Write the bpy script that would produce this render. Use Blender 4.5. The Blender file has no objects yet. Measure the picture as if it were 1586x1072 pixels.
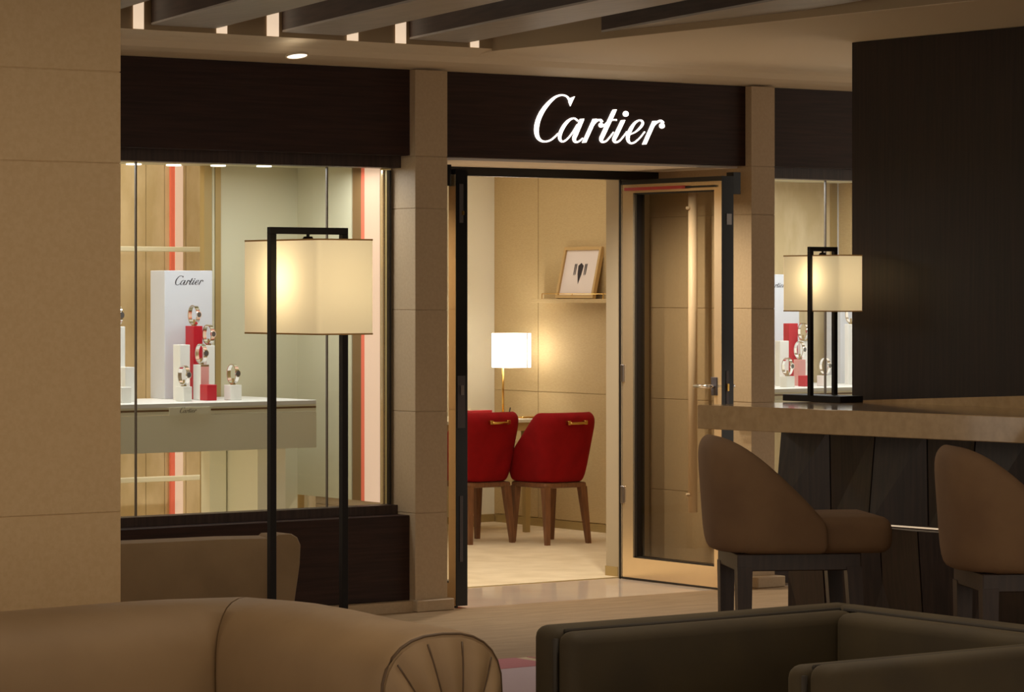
import bpy, bmesh, math, random
from mathutils import Vector, Matrix
random.seed(7)
PI = math.pi
scene = bpy.context.scene
COL = scene.collection

# ------------------------------------------------------------------ camera
F, CX, HY, EYE = 4900.0, 793.0, 450.0, 1.64          # focal length in px of a 1586 px frame, horizon row, eye height
TH = math.atan2(F, 6747.0)                            # yaw of the view to the shop front
CAM = Vector((-9.296, -13.365, EYE))
FW = Vector((math.sin(TH), math.cos(TH), 0)); RT = Vector((math.cos(TH), -math.sin(TH), 0))
cd = bpy.data.cameras.new('camera'); cam = bpy.data.objects.new('camera', cd); COL.objects.link(cam)
cam.location = CAM; cam.rotation_euler = (PI / 2, 0, -TH)
cd.sensor_width = 36.0; cd.lens = F / 1586.0 * 36.0; cd.shift_y = (HY - 536.0) / 1586.0
cd.clip_start = 0.1; cd.clip_end = 100
cd.dof.use_dof = False
scene.camera = cam

# ------------------------------------------------------------------ world, large lights, exposure
scene.view_settings.view_transform = 'Standard'; scene.view_settings.look = 'None'
scene.view_settings.gamma = 1.0; scene.view_settings.use_curve_mapping = False
scene.view_settings.exposure = 0.0
w = bpy.data.worlds.new('world'); scene.world = w; w.use_nodes = True
w.node_tree.nodes['Background'].inputs[0].default_value = (1.0, 0.88, 0.72, 1)
w.node_tree.nodes['Background'].inputs[1].default_value = 1.28

def area(name, loc, size, power, color, rot=(0, 0, 0), sy=None):
    l = bpy.data.lights.new(name, 'AREA'); l.energy = power; l.color = color
    l.shape = 'RECTANGLE'; l.size = size; l.size_y = sy or size
    o = bpy.data.objects.new(name, l); COL.objects.link(o); o.location = loc; o.rotation_euler = rot
    return o
def spot(name, loc, target, power, color, angle=70, blend=0.6, r=0.06):
    l = bpy.data.lights.new(name, 'SPOT'); l.energy = power; l.color = color
    l.spot_size = math.radians(angle); l.spot_blend = blend; l.shadow_soft_size = r
    o = bpy.data.objects.new(name, l); COL.objects.link(o); o.location = loc
    o.rotation_euler = (Vector(target) - Vector(loc)).to_track_quat('-Z', 'Y').to_euler()
    return o
WARM = (1.0, 0.85, 0.66); STORE = (1.0, 0.93, 0.83); COOL = (0.97, 1.0, 1.05)
area('store_ceiling_light', (1.6, 3.3, 2.70), 3.4, 44, STORE, sy=2.6)
area('store_side_light', (-2.2, 1.62, 2.72), 3.4, 29, STORE, sy=0.6)
area('window_light_a', (-1.25, 0.40, 2.265), 1.9, 18.5, COOL, sy=0.25)
area('window_light_b', (2.95, 0.42, 2.265), 1.3, 20, COOL, sy=0.28)
area('lounge_light_a', (-3.6, -6.4, 2.84), 3.0, 22, WARM, sy=3.0)
area('lounge_light_b', (-1.4, -2.6, 2.84), 1.6, 9, WARM, sy=1.6)
area('lounge_light_c', (-7.5, -9.5, 2.84), 3.0, 40, WARM, sy=3.0)
spot('vestibule_spot_a', (0.55, 0.30, 2.30), (0.65, 0.35, 0), 75, STORE, 150, 0.8, 0.03)
spot('vestibule_spot_b', (1.30, 0.20, 2.30), (1.5, 0.3, 0), 85, STORE, 150, 0.8, 0.03)
area('recess_fill_light', (-3.2, -0.62, 3.30), 6.4, 9, WARM, rot=(math.radians(-40), 0, 0), sy=0.1)  # unseen light added to brighten the recess wall between the beams

spot('lounge_downlight', (-3.45, -6.35, 2.84), (-3.45, -6.45, 0), 55, WARM, 75, 0.7, 0.08)

# ------------------------------------------------------------------ pixel -> point on a known plane
def ray(px, py):
    return FW * F + RT * (px - CX) + Vector((0, 0, HY - py))
def atY(px, py, Y):
    d = ray(px, py); return CAM + d * ((Y - CAM.y) / d.y)
def atX(px, py, X):
    d = ray(px, py); return CAM + d * ((X - CAM.x) / d.x)
def atZ(px, py, Z):
    d = ray(px, py); return CAM + d * ((Z - EYE) / d.z)

# ------------------------------------------------------------------ materials
def lin(c):
    return tuple((v / 255 / 12.92) if v / 255 <= 0.04045 else ((v / 255 + 0.055) / 1.055) ** 2.4 for v in c)
def mat(name, c, rough=0.5, metal=0.0, c2=None, scale=8.0, stretch=(1, 1, 1), lo=0.35, hi=0.65, bump=0.0, bscale=None,
        emit=None, es=0.0, sheen=0.0, spec=None, coat=0.0, detail=6.0):
    m = bpy.data.materials.new(name); m.use_nodes = True
    nt = m.node_tree; b = nt.nodes['Principled BSDF']
    b.inputs['Base Color'].default_value = (*lin(c), 1)
    b.inputs['Roughness'].default_value = rough; b.inputs['Metallic'].default_value = metal
    if spec is not None: b.inputs['Specular IOR Level'].default_value = spec
    if sheen:
        b.inputs['Sheen Weight'].default_value = sheen; b.inputs['Sheen Roughness'].default_value = 0.4
        b.inputs['Sheen Tint'].default_value = (*lin(c), 1)
    if coat: b.inputs['Coat Weight'].default_value = coat; b.inputs['Coat Roughness'].default_value = 0.05
    if emit:
        b.inputs['Emission Color'].default_value = (*lin(emit), 1); b.inputs['Emission Strength'].default_value = es
    if c2 or bump:
        tc = nt.nodes.new('ShaderNodeTexCoord'); mp = nt.nodes.new('ShaderNodeMapping')
        mp.inputs['Scale'].default_value = stretch
        nt.links.new(tc.outputs['Object'], mp.inputs['Vector'])
        n = nt.nodes.new('ShaderNodeTexNoise'); n.inputs['Scale'].default_value = scale; n.inputs['Detail'].default_value = detail
        nt.links.new(mp.outputs['Vector'], n.inputs['Vector'])
        if c2:
            r = nt.nodes.new('ShaderNodeValToRGB')
            r.color_ramp.elements[0].position = lo; r.color_ramp.elements[1].position = hi
            r.color_ramp.elements[0].color = (*lin(c), 1); r.color_ramp.elements[1].color = (*lin(c2), 1)
            nt.links.new(n.outputs['Fac'], r.inputs['Fac']); nt.links.new(r.outputs['Color'], b.inputs['Base Color'])
        if bump:
            n2 = n
            if bscale:
                n2 = nt.nodes.new('ShaderNodeTexNoise'); n2.inputs['Scale'].default_value = bscale
                nt.links.new(mp.outputs['Vector'], n2.inputs['Vector'])
            bp = nt.nodes.new('ShaderNodeBump'); bp.inputs['Strength'].default_value = bump; bp.inputs['Distance'].default_value = 0.01
            nt.links.new(n2.outputs['Fac'], bp.inputs['Height']); nt.links.new(bp.outputs['Normal'], b.inputs['Normal'])
    return m
def glass_mat(name, tint=(0.96, 0.97, 0.95), fac=0.5):
    m = bpy.data.materials.new(name); m.use_nodes = True; nt = m.node_tree; nt.nodes.clear()
    out = nt.nodes.new('ShaderNodeOutputMaterial'); mx = nt.nodes.new('ShaderNodeMixShader')
    tr = nt.nodes.new('ShaderNodeBsdfTransparent'); gl = nt.nodes.new('ShaderNodeBsdfGlossy'); fr = nt.nodes.new('ShaderNodeFresnel')
    mu = nt.nodes.new('ShaderNodeMath'); mu.operation = 'MULTIPLY'; mu.inputs[1].default_value = fac
    tr.inputs[0].default_value = (*tint, 1); gl.inputs['Roughness'].default_value = 0.02; fr.inputs['IOR'].default_value = 1.45
    ge = nt.nodes.new('ShaderNodeNewGeometry'); sb = nt.nodes.new('ShaderNodeMath'); sb.operation = 'SUBTRACT'; sb.inputs[0].default_value = 1.0
    m2 = nt.nodes.new('ShaderNodeMath'); m2.operation = 'MULTIPLY'           # only the outer face of the pane mirrors
    nt.links.new(ge.outputs['Backfacing'], sb.inputs[1]); nt.links.new(sb.outputs[0], m2.inputs[1]); nt.links.new(mu.outputs[0], m2.inputs[0])
    nt.links.new(fr.outputs[0], mu.inputs[0]); nt.links.new(m2.outputs[0], mx.inputs[0])
    nt.links.new(tr.outputs[0], mx.inputs[1]); nt.links.new(gl.outputs[0], mx.inputs[2]); nt.links.new(mx.outputs[0], out.inputs[0])
    return m
def shade_mat(name, c, tl=0.75, emit=0.0):
    m = bpy.data.materials.new(name); m.use_nodes = True; nt = m.node_tree; nt.nodes.clear()
    out = nt.nodes.new('ShaderNodeOutputMaterial'); mx = nt.nodes.new('ShaderNodeMixShader'); ad = nt.nodes.new('ShaderNodeAddShader')
    df = nt.nodes.new('ShaderNodeBsdfDiffuse'); tr = nt.nodes.new('ShaderNodeBsdfTranslucent'); em = nt.nodes.new('ShaderNodeEmission')
    for n in (df, tr, em): n.inputs[0].default_value = (*lin(c), 1)
    em.inputs[1].default_value = emit; mx.inputs[0].default_value = tl
    nt.links.new(df.outputs[0], mx.inputs[1]); nt.links.new(tr.outputs[0], mx.inputs[2])
    nt.links.new(mx.outputs[0], ad.inputs[0]); nt.links.new(em.outputs[0], ad.inputs[1]); nt.links.new(ad.outputs[0], out.inputs[0])
    return m
M = {}
M['wood_h'] = mat('dark_wood_horizontal', (34, 17, 13), 0.55, spec=0.3, c2=(58, 34, 26), scale=5, stretch=(0.6, 3, 14), bump=0.05, lo=0.3, hi=0.75)
M['wood_v'] = mat('dark_wood_vertical', (20, 10, 7), 0.5, spec=0.35, c2=(42, 25, 18), scale=5, stretch=(14, 14, 0.5), bump=0.05, lo=0.3, hi=0.75)
M['wood_sill'] = mat('sill_wood', (46, 31, 26), 0.5, c2=(66, 47, 39), scale=5, stretch=(14, 14, 0.5))
M['wood_bar'] = mat('bar_wood', (32, 21, 18), 0.4, c2=(52, 36, 30), scale=5, stretch=(12, 12, 0.5), bump=0.04)
M['beam_wood_lit'] = mat('beam_wood_lit', (168, 161, 154), 0.4, c2=(180, 172, 164), scale=4, stretch=(8, 1, 8), bump=0.03)  # paler copy for the undersides, light put into the colour
M['beam_shaded'] = mat('beam_wood_shaded', (58, 44, 38), 0.5, c2=(76, 58, 50), scale=4, stretch=(2, 1, 14))  # darker copy for the beam sides, shade put into the colour
M['stone'] = mat('limestone', (178, 154, 123), 0.55, c2=(184, 160, 129), scale=70, bump=0.03, bscale=160)
M['stone_speck'] = mat('limestone_large', (194, 163, 119), 0.6, c2=(200, 170, 127), scale=60, bump=0.03, bscale=120)
M['stone_counter'] = mat('counter_stone', (158, 130, 95), 0.13, c2=(172, 143, 107), scale=22, coat=0.3)
M['marble'] = mat('marble_floor', (226, 206, 180), 0.06, c2=(214, 188, 164), scale=2.5, lo=0.3, hi=0.8)
M['carpet_lounge'] = mat('lounge_carpet', (138, 112, 80), 0.8, spec=0.25, c2=(150, 123, 90), scale=4, stretch=(1, 4, 1), bump=0.2, bscale=260)
M['carpet_store'] = mat('store_carpet', (226, 206, 170), 0.95, c2=(214, 192, 154), scale=5, bump=0.3, bscale=220)
M['ceiling'] = mat('ceiling_plaster', (226, 208, 180), 0.75)
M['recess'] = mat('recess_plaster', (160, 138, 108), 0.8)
M['tan_wall'] = mat('tan_fabric_wall', (194, 168, 120), 0.8, c2=(186, 159, 111), scale=40, stretch=(1, 1, 6))
M['cream_wall'] = mat('cream_wall', (234, 226, 200), 0.7)
M['pilaster'] = mat('pilaster_paint', (176, 160, 132), 0.7)
M['soffit'] = mat('soffit_paint', (240, 230, 220), 0.7)
M['pale'] = mat('pale_lacquer', (208, 202, 172), 0.5)
M['pale_table'] = mat('pale_table_lacquer', (242, 236, 208), 0.45)
M['gold_panel'] = mat('gold_silk_panel', (204, 180, 134), 0.6, c2=(222, 200, 158), scale=3, stretch=(2.5, 1, 1), lo=0.4, hi=0.6)
M['brown_panel'] = mat('brown_panel', (130, 98, 58), 0.6)
M['tower'] = mat('white_lacquer', (212, 213, 217), 0.4)
M['white_block'] = mat('white_block', (236, 234, 226), 0.4)
M['red_block'] = mat('red_block', (190, 30, 44), 0.35)
M['black'] = mat('black_metal', (14, 11, 14), 0.3)
M['lamp_black'] = mat('lamp_bronze', (22, 15, 12), 0.5, spec=0.2)
M['steel'] = mat('brushed_steel', (150, 142, 138), 0.3, 1.0)
M['dull_steel'] = mat('dull_steel', (88, 82, 84), 0.45, 0.6)
M['chrome'] = mat('polished_silver', (232, 230, 228), 0.08, 1.0)
M['champagne'] = mat('champagne_metal', (232, 208, 170), 0.18, 0.75)
M['brass'] = mat('brass', (206, 164, 88), 0.25, 1.0)
M['brass_pale'] = mat('pale_brass', (176, 152, 100), 0.35, 0.25)
M['rose'] = mat('rose_metal', (232, 206, 178), 0.5, 0.0)
M['red_velvet'] = mat('red_velvet', (140, 9, 14), 0.9, c2=(128, 6, 10), scale=9, sheen=0.1, spec=0.2)
M['walnut'] = mat('walnut', (128, 86, 56), 0.4, c2=(104, 68, 44), scale=6, stretch=(10, 10, 1))
M['stool_wood'] = mat('stool_wood', (44, 31, 26), 0.4, c2=(58, 42, 34), scale=6, stretch=(10, 10, 1))
M['suede'] = mat('brown_suede', (118, 90, 62), 0.85, c2=(106, 79, 54), scale=5, sheen=0.25, bump=0.04)
M['beige_leather'] = mat('tan_leather', (146, 120, 87), 0.6, c2=(134, 109, 78), scale=3.5, sheen=0.15, bump=0.35, bscale=7)
M['welt'] = mat('leather_welt_crease', (84, 63, 40), 0.6)  # also colours the shade lines between the pleats
M['olive'] = mat('olive_velvet', (60, 49, 25), 0.8, c2=(48, 38, 18), scale=4, sheen=0.7, bump=0.08, bscale=12)
M['olive_dark'] = mat('olive_piping', (36, 28, 16), 0.8)
M['lounge_fabric'] = mat('taupe_suede', (140, 116, 86), 0.85, c2=(130, 107, 78), scale=5, sheen=0.2)
M['glass'] = glass_mat('clear_glass')
M['door_glass'] = glass_mat('door_glass', (0.88, 0.86, 0.80), 0.9)
M['bar_grey'] = mat('grey_joint', (110, 100, 90), 0.4)
M['shade'] = shade_mat('cream_shade', (250, 237, 206), 0.8, 0.12)
M['shade_trim'] = shade_mat('shade_trim', (150, 120, 80), 0.5)
M['shade_white'] = shade_mat('white_shade', (250, 250, 250), 0.7, 1.1)
M['sign'] = mat('lit_white_letter', (255, 255, 255), 0.5, emit=(255, 250, 240), es=3.0)
M['ink'] = mat('black_ink', (40, 30, 34), 0.6)
M['plate_ink'] = mat('brown_ink', (84, 68, 40), 0.6)
M['led'] = mat('warm_led', (255, 230, 190), 0.5, emit=(255, 226, 190), es=0.55)
M['wall_glow'] = mat('glow_plate', (255, 235, 205), 0.5, emit=(255, 226, 194), es=0.72)  # light washing the wall, put in as a glowing surface
M['strip_white'] = mat('light_strip_white', (170, 140, 115), 0.5, emit=(255, 216, 186), es=0.55)
M['strip_red'] = mat('light_strip_red', (214, 104, 78), 0.5, emit=(222, 104, 78), es=0.35)
M['downlight'] = mat('downlight_disc', (255, 250, 240), 0.5, emit=(255, 244, 224), es=3.0)
M['lens'] = mat('downlight_lens', (255, 250, 240), 0.5, emit=(255, 244, 224), es=1.6)
M['paper'] = mat('art_paper', (228, 214, 204), 0.7)
M['frame_wood'] = mat('pale_frame', (190, 156, 100), 0.4)
M['pinkpatch'] = mat('pink_pile', (176, 104, 110), 0.9)
M['lavender'] = mat('lavender_pile', (186, 164, 172), 0.9)
M['sand'] = mat('sand_pile', (196, 172, 138), 0.9)
M['rail_red'] = mat('red_rail', (168, 50, 52), 0.35)
M['gradient'] = mat('blush_block', (222, 160, 152), 0.4)

# ------------------------------------------------------------------ mesh helpers
def box(bm, x0, x1, y0, y1, z0, z1, bev=0.0, seg=2):
    r = bmesh.ops.create_cube(bm, size=1)
    for v in r['verts']:
        v.co = Vector(((x0 + x1) / 2 + v.co.x * (x1 - x0), (y0 + y1) / 2 + v.co.y * (y1 - y0), (z0 + z1) / 2 + v.co.z * (z1 - z0)))
    if bev:
        es = list({e for v in r['verts'] for e in v.link_edges})
        bmesh.ops.bevel(bm, geom=es, offset=bev, segments=seg, profile=0.5, affect='EDGES', clamp_overlap=True)
def newbox(*a, **k):
    bm = bmesh.new(); box(bm, *a, **k); return bm
def prism(bm, pts, z0, z1):
    lo = [bm.verts.new((p[0], p[1], z0)) for p in pts]; hi = [bm.verts.new((p[0], p[1], z1)) for p in pts]
    n = len(pts)
    bm.faces.new(lo[::-1]); bm.faces.new(hi)
    for i in range(n): bm.faces.new((lo[i], lo[(i + 1) % n], hi[(i + 1) % n], hi[i]))
def loft(bm, rings, cap=True, closed=True):
    R = [[bm.verts.new(p) for p in r] for r in rings]; n = len(rings[0])
    for a, b in zip(R, R[1:]):
        for i in range(n if closed else n - 1):
            j = (i + 1) % n
            bm.faces.new((a[i], a[j], b[j], b[i]))
    if cap: bm.faces.new(R[0][::-1]); bm.faces.new(R[-1])
def tube(bm, pts, r, n=8):
    pts = [Vector(p) for p in pts]; rings = []
    for i, p in enumerate(pts):
        t = (pts[min(i + 1, len(pts) - 1)] - pts[max(i - 1, 0)]).normalized()
        up = Vector((0, 0, 1)) if abs(t.z) < 0.9 else Vector((1, 0, 0))
        a = t.cross(up).normalized(); b = a.cross(t)
        rr = r[i] if isinstance(r, (list, tuple)) else r
        rings.append([p + a * rr * math.cos(2 * PI * k / n) + b * rr * math.sin(2 * PI * k / n) for k in range(n)])
    loft(bm, rings)
def taper(bm, p0, p1, a, b):
    """square leg from p0 (half size a) to p1 (half size b)"""
    p0, p1 = Vector(p0), Vector(p1)
    q = [(-1, -1), (1, -1), (1, 1), (-1, 1)]
    loft(bm, [[p + Vector((x * s, y * s, 0)) for x, y in q] for p, s in ((p0, a), (p1, b))])
def obj(name, bm, material, parent=None, smooth=False, world=False):
    if world and parent is not None:
        off = Vector(parent.location)
        if parent.parent: off += Vector(parent.parent.location)
        bm.transform(Matrix.Translation(-off))
    bmesh.ops.recalc_face_normals(bm, faces=bm.faces)
    me = bpy.data.meshes.new(name); bm.to_mesh(me); bm.free()
    if smooth:
        for p in me.polygons: p.use_smooth = True
    me.materials.append(material if not isinstance(material, str) else M[material])
    o = bpy.data.objects.new(name, me); COL.objects.link(o); o.parent = parent
    return o
def subd(o, lv=2):
    m = o.modifiers.new('sub', 'SUBSURF'); m.levels = lv; m.render_levels = lv
    for p in o.data.polygons: p.use_smooth = True
    return o
def smooth_angle(o, deg=40):
    for p in o.data.polygons: p.use_smooth = True
    try: o.data.set_sharp_from_angle(angle=math.radians(deg))
    except Exception: pass
    return o
def tag(o, label=None, cat=None, group=None, kind=None):
    if label: o['label'] = label
    if cat: o['category'] = cat
    if group: o['group'] = group
    if kind: o['kind'] = kind
    return o
def thing(name, label, cat, loc=(0, 0, 0), rz=0.0, group=None):
    o = bpy.data.objects.new(name, None); COL.objects.link(o); o.empty_display_size = 0.1
    o.location = loc; o.rotation_euler = (0, 0, rz)
    return tag(o, label, cat, group)
def struct(name, label=None, loc=(0, 0, 0), cat=None):
    o = bpy.data.objects.new(name, None); COL.objects.link(o); o.empty_display_size = 0.1; o.location = loc
    return tag(o, label, cat, kind='structure')
def sobj(name, bm, m, label, cat=None):
    return tag(obj(name, bm, m), label, cat, kind='structure')
def copy_tree(o, parent=None):
    c = o.copy(); COL.objects.link(c); c.parent = parent
    for ch in list(o.children): copy_tree(ch, c)
    return c

# ================================================================== THE SETTING
ZC = 2.86      # lounge ceiling
ZF = 2.77      # top of the shop front
ZS = 2.33      # underside of the fascias
XA, XB, XC, XD = -0.20, 0.0, 2.045, 2.215    # stone columns left and right of the entrance

sobj('floor', newbox(-14, 9, -16, 0.0, -0.1, 0.0), 'carpet_lounge', 'grey-beige lounge floor in front of the shop', 'floor')
sobj('floor_vestibule', newbox(-0.2, 2.3, 0.0, 0.90, -0.1, 0.0), 'marble', 'polished cream marble floor in the shop entrance', 'floor')
sobj('floor_store', newbox(-5.2, 5.2, 0.90, 5.2, -0.1, 0.0), 'carpet_store', 'cream carpet inside the shop', 'floor')
bm = newbox(XD, 5.2, -1.6, 0.06, -0.02, 0.004)
sobj('floor_side', bm, 'marble', 'polished stone floor strip beside the right column', 'floor')

# ceiling: slab with the beam recess left open, a cove falling to the shop front
RX, RY = 0.10, -0.26           # right edge and shop-side edge of the recess
bm = bmesh.new()
box(bm, RX, 9, -16, -0.40, ZC, ZC + 0.06)
prof = [(-0.40, ZC), (-0.24, ZC - 0.002), (-0.16, ZC - 0.008), (-0.12, ZC - 0.024), (-0.09, ZC - 0.052), (-0.04, ZC - 0.068), (0.06, ZF), (0.06, ZF + 0.3), (-0.40, ZF + 0.3)]
loft(bm, [[Vector((x, p[0], p[1])) for p in prof] for x in (RX, 9)])
prof = [(RY, ZC + 0.012), (-0.16, ZC - 0.006), (-0.12, ZC - 0.024), (-0.09, ZC - 0.052), (-0.04, ZC - 0.068), (0.06, ZF), (0.06, ZF + 0.3), (RY, ZF + 0.3)]
loft(bm, [[Vector((x, p[0], p[1])) for p in prof] for x in (-14, RX)])
box(bm, -14, RX, -16, -6.5, ZC, ZC + 0.06)
ceil = sobj('ceiling', bm, 'ceiling', 'cream plaster ceiling with a cove along the shop front', 'ceiling')
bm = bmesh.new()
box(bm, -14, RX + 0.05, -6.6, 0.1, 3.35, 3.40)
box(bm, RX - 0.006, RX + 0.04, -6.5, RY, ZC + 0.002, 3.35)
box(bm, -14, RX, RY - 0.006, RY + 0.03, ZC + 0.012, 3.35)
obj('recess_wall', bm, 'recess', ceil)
# beams running across the recess; glow plates imitate the lit wall beside their ends
bdir = Vector((-0.231, -0.973, 0)).normalized()
BX = [atY(p, 43, RY).x for p in (30, 232, 435, 632)]
step = BX[2] - BX[1]
starts = [BX[1] - 3 * step, BX[1] - 2 * step, BX[1] - step, BX[1], BX[2], BX[3], BX[3] + step, BX[3] + 2 * step, BX[3] + 3 * step]
bw = atY(333, 45, RY).x - BX[1]
bl = ['beam far left beyond the stone pillar', 'second beam from the far left', 'beam whose underside shows at the top left corner', 'beam starting above the left end of the window fascia',
      'beam starting above the small round downlight', 'beam starting above the left stone column of the entrance', 'beam cut off by the right edge of the ceiling recess',
      'short beam at the right edge of the recess', 'last beam tip at the narrow end of the recess']
for k, x in enumerate(starts):
    bm = bmesh.new()
    y0 = RY - 0.013
    xs = x
    if k >= 6:          # these run into the right side of the recess
        t = (x + bw - (RX - 0.009)) / -bdir.x
    else: t = 0
    a = Vector((xs, y0, 0))
    L = 5.5
    if t > 0:
        q0 = a + bdir * (t / 1.0); 
        if (a + Vector((bw, 0, 0)) + bdir * t).y < -5: bm.free(); continue
        pl = a + bdir * max(0, (x - (RX - 0.009)) / -bdir.x); pr = a + Vector((bw, 0, 0)) + bdir * t
        e0 = a + bdir * (L + 1); e1 = e0 + Vector((bw, 0, 0))
        pts = [pl, pr, e1, e0]
    else:
        e0 = a + bdir * L; pts = [a, a + Vector((bw, 0, 0)), e0 + Vector((bw, 0, 0)), e0]
    if max((p - CAM).length for p in pts) < 1: continue
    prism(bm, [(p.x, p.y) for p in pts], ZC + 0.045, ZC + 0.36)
    o = obj('ceiling_beam', bm, 'beam_shaded')
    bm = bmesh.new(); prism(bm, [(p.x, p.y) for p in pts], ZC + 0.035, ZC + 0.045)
    obj('lit_underside', bm, 'beam_wood_lit', o)  # thin paler sheet imitating light on the beam's underside
    tag(o, 'wood ceiling ' + bl[k], 'beam', 'slanting ceiling beams')
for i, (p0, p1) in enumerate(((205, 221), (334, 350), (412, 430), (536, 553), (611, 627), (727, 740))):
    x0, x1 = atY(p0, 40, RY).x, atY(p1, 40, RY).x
    obj('glow_plate', newbox(x0, x1, RY - 0.012, RY - 0.007, ZC + 0.013, 3.1), 'wall_glow', ceil)

# stone columns in slabs, with recessed joints
def slab_column(name, x0, x1, y0, y1, zs, label, m='stone', base=None, cat='column'):
    root = tag(thing(name, label, cat, ((x0 + x1) / 2, (y0 + y1) / 2, 0)), kind='structure')
    core = newbox(x0 + 0.004, x1 - 0.004, y0 + 0.004, y1, zs[0], zs[-1])
    obj('core', core, m, root, world=True)
    for a, b in zip(zs, zs[1:]):
        obj('stone_slab', newbox(x0, x1, y0, y1 - 0.001, a + 0.0015, b - 0.0015, 0.0015, 1), m, root, world=True)
    if base:
        obj('base_block', newbox(x0 - 0.02, x1 + 0.01, y0 - base, y0 + 0.02, 0, 0.06, 0.004, 1), m, root, world=True)
    return root
zs1 = [0.0, 0.50, 1.02, 1.54, 2.06, 2.327, ZF]
slab_column('column_left', XA, XB, 0.0, 0.95, zs1, 'beige stone column left of the shop entrance', base=0.05)
slab_column('column_right', XC, XD, 0.0, 0.95, zs1, 'beige stone column right of the shop entrance', base=0.08)
PXR = -3.786
slab_column('pillar_left', -6.6, PXR, -3.40, -2.55, [0, 0.849, 2.094, 2.42, ZC - 0.002], 'broad limestone pillar at the left edge of the view', 'stone_speck', cat='pillar')

# fascias, recessed headers, lower panels and sills of the two windows, fascia over the door
sobj('trim_1', newbox(-6, XA - 0.001, 0.05, 0.12, ZS, ZF), 'wood_h', 'dark wood fascia above the left shop window', 'panel')
sobj('trim_2', newbox(XB + 0.001, XC - 0.001, 0.05, 0.12, ZS, ZF), 'wood_h', 'dark wood fascia above the entrance carrying the lit sign', 'panel')
sobj('trim_3', newbox(XD + 0.001, 6, 0.05, 0.12, ZS, ZF), 'wood_h', 'dark wood fascia above the right shop window', 'panel')
sobj('trim_4', newbox(-6, XA - 0.001, 0.13, 0.26, 2.27, ZS + 0.1), 'wood_sill', 'recessed wood header strip over the left window glass', 'panel')
sobj('trim_5', newbox(XD + 0.001, 6, 0.13, 0.26, 2.27, ZS + 0.1), 'wood_sill', 'recessed wood header strip over the right window glass', 'panel')
sobj('trim_6', newbox(-6, XA - 0.001, 0.05, 0.26, 0.055, 0.489, 0.002, 1), 'wood_h', 'dark wood panel under the left shop window', 'panel')
sobj('trim_7', newbox(-6, XA - 0.001, 0.16, 0.26, 0.490, 0.536), 'wood_sill', 'dark wood sill strip below the left window glass', 'panel')
sobj('trim_8', newbox(-6, XA - 0.021, -0.004, 0.26, 0.0, 0.054), 'stone', 'stone plinth under the left window panel', 'plinth')
sobj('trim_9', newbox(XD + 0.001, 6, 0.05, 0.26, 0.0, 0.54), 'wood_h', 'dark wood panel under the right shop window', 'panel')

def window(name, x0, x1, joints, label):
    y = 0.205
    root = struct(name, label, ((x0 + x1) / 2, y, 0.536), 'window')
    xs = [x0] + joints + [x1]
    for a, b in zip(xs, xs[1:]):
        obj('pane', newbox(a + 0.003, b - 0.003, y, y + 0.010, 0.538, 2.268), 'glass', root, world=True)
    for j in joints:
        obj('glazing_joint', newbox(j - 0.004, j + 0.004, y - 0.001, y + 0.011, 0.538, 2.268), 'bar_grey', root, world=True)
    return root
w1 = window('window_1', -4.2, XA - 0.025, [atY(211, 500, 0.205).x, atY(507, 500, 0.205).x], 'large shop window left of the entrance with jewellery display')
obj('edge_profile', newbox(XA - 0.025, XA - 0.012, 0.20, 0.225, 0.538, 2.26), 'black', w1, world=True)
obj('edge_strip', newbox(XA - 0.050, XA - 0.034, 0.225, 0.24, 0.538, 2.26), 'champagne', w1, world=True)
window('window_2', XD + 0.01, 4.2, [atY(1279, 500, 0.205).x], 'shop window right of the entrance partly hidden by the bar')

# window box on the left: ceiling, side lining with the red and white light strip, rear panel
bm = newbox(-4.2, XA - 0.002, 0.262, 1.18, 2.30, 2.33)
sobj('ceiling_window_left', bm, 'pale', 'pale ceiling of the left display window', 'ceiling')
for px in (198, 269, 338, 409):
    p = atZ(px, 254 + (px - 198) * 0.012, 2.30)
    bm = bmesh.new(); bmesh.ops.create_cone(bm, segments=20, radius1=0.04, radius2=0.04, depth=0.006, cap_ends=True)
    bm.transform(Matrix.Translation((p.x, min(max(p.y, 0.35), 1.1), 2.296)))
    obj('downlight', bm, 'downlight', bpy.data.objects['ceiling_window_left'], world=True)
YB = 1.12
side = struct('wall_window_side', 'pale side lining of the left display window with a red and white light strip', (XA - 0.03, 0.7, 0), 'wall')
def sidepanel(name, p0, p1, m, dx=0.0):
    ya, yb = atX(p0, 500, XA - 0.004).y, atX(p1, 500, XA - 0.004).y
    return obj(name, newbox(XA - 0.004 - dx, XA - 0.001, min(ya, yb), max(ya, yb), 0.54, 2.30), m, side, world=True)
obj('panel', newbox(XA - 0.006, XA - 0.001, atX(546, 500, XA).y, YB, 0.54, 2.30), 'pale', side, world=True)
sidepanel('recess_strip', 560, 546.3, 'brown_panel')
sidepanel('red_light', 565.5, 560, 'strip_red', 0.003)
sidepanel('white_light', 589, 565.5, 'strip_white', 0.004)
sidepanel('gold_strip', 606, 589.5, 'brass_pale', 0.002)
xbl = atY(341, 500, YB).x
sobj('wall_window_back', newbox(xbl, XA - 0.006, YB, YB + 0.05, 0.0, 2.30), 'pale', 'pale rear panel of the left display window', 'wall')
tr = struct('trim_10', 'gold and glass upright at the left end of the pale display panel', (xbl - 0.03, YB, 0), 'upright')
obj('gold_upright', newbox(xbl - 0.035, xbl - 0.001, YB - 0.01, YB + 0.04, 0, 2.30), 'brass_pale', tr, world=True)
obj('pale_edge', newbox(xbl - 0.052, xbl - 0.037, YB - 0.005, YB + 0.04, 0, 2.30), 'pale', tr, world=True)  # pale strip between the two gold uprights
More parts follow.
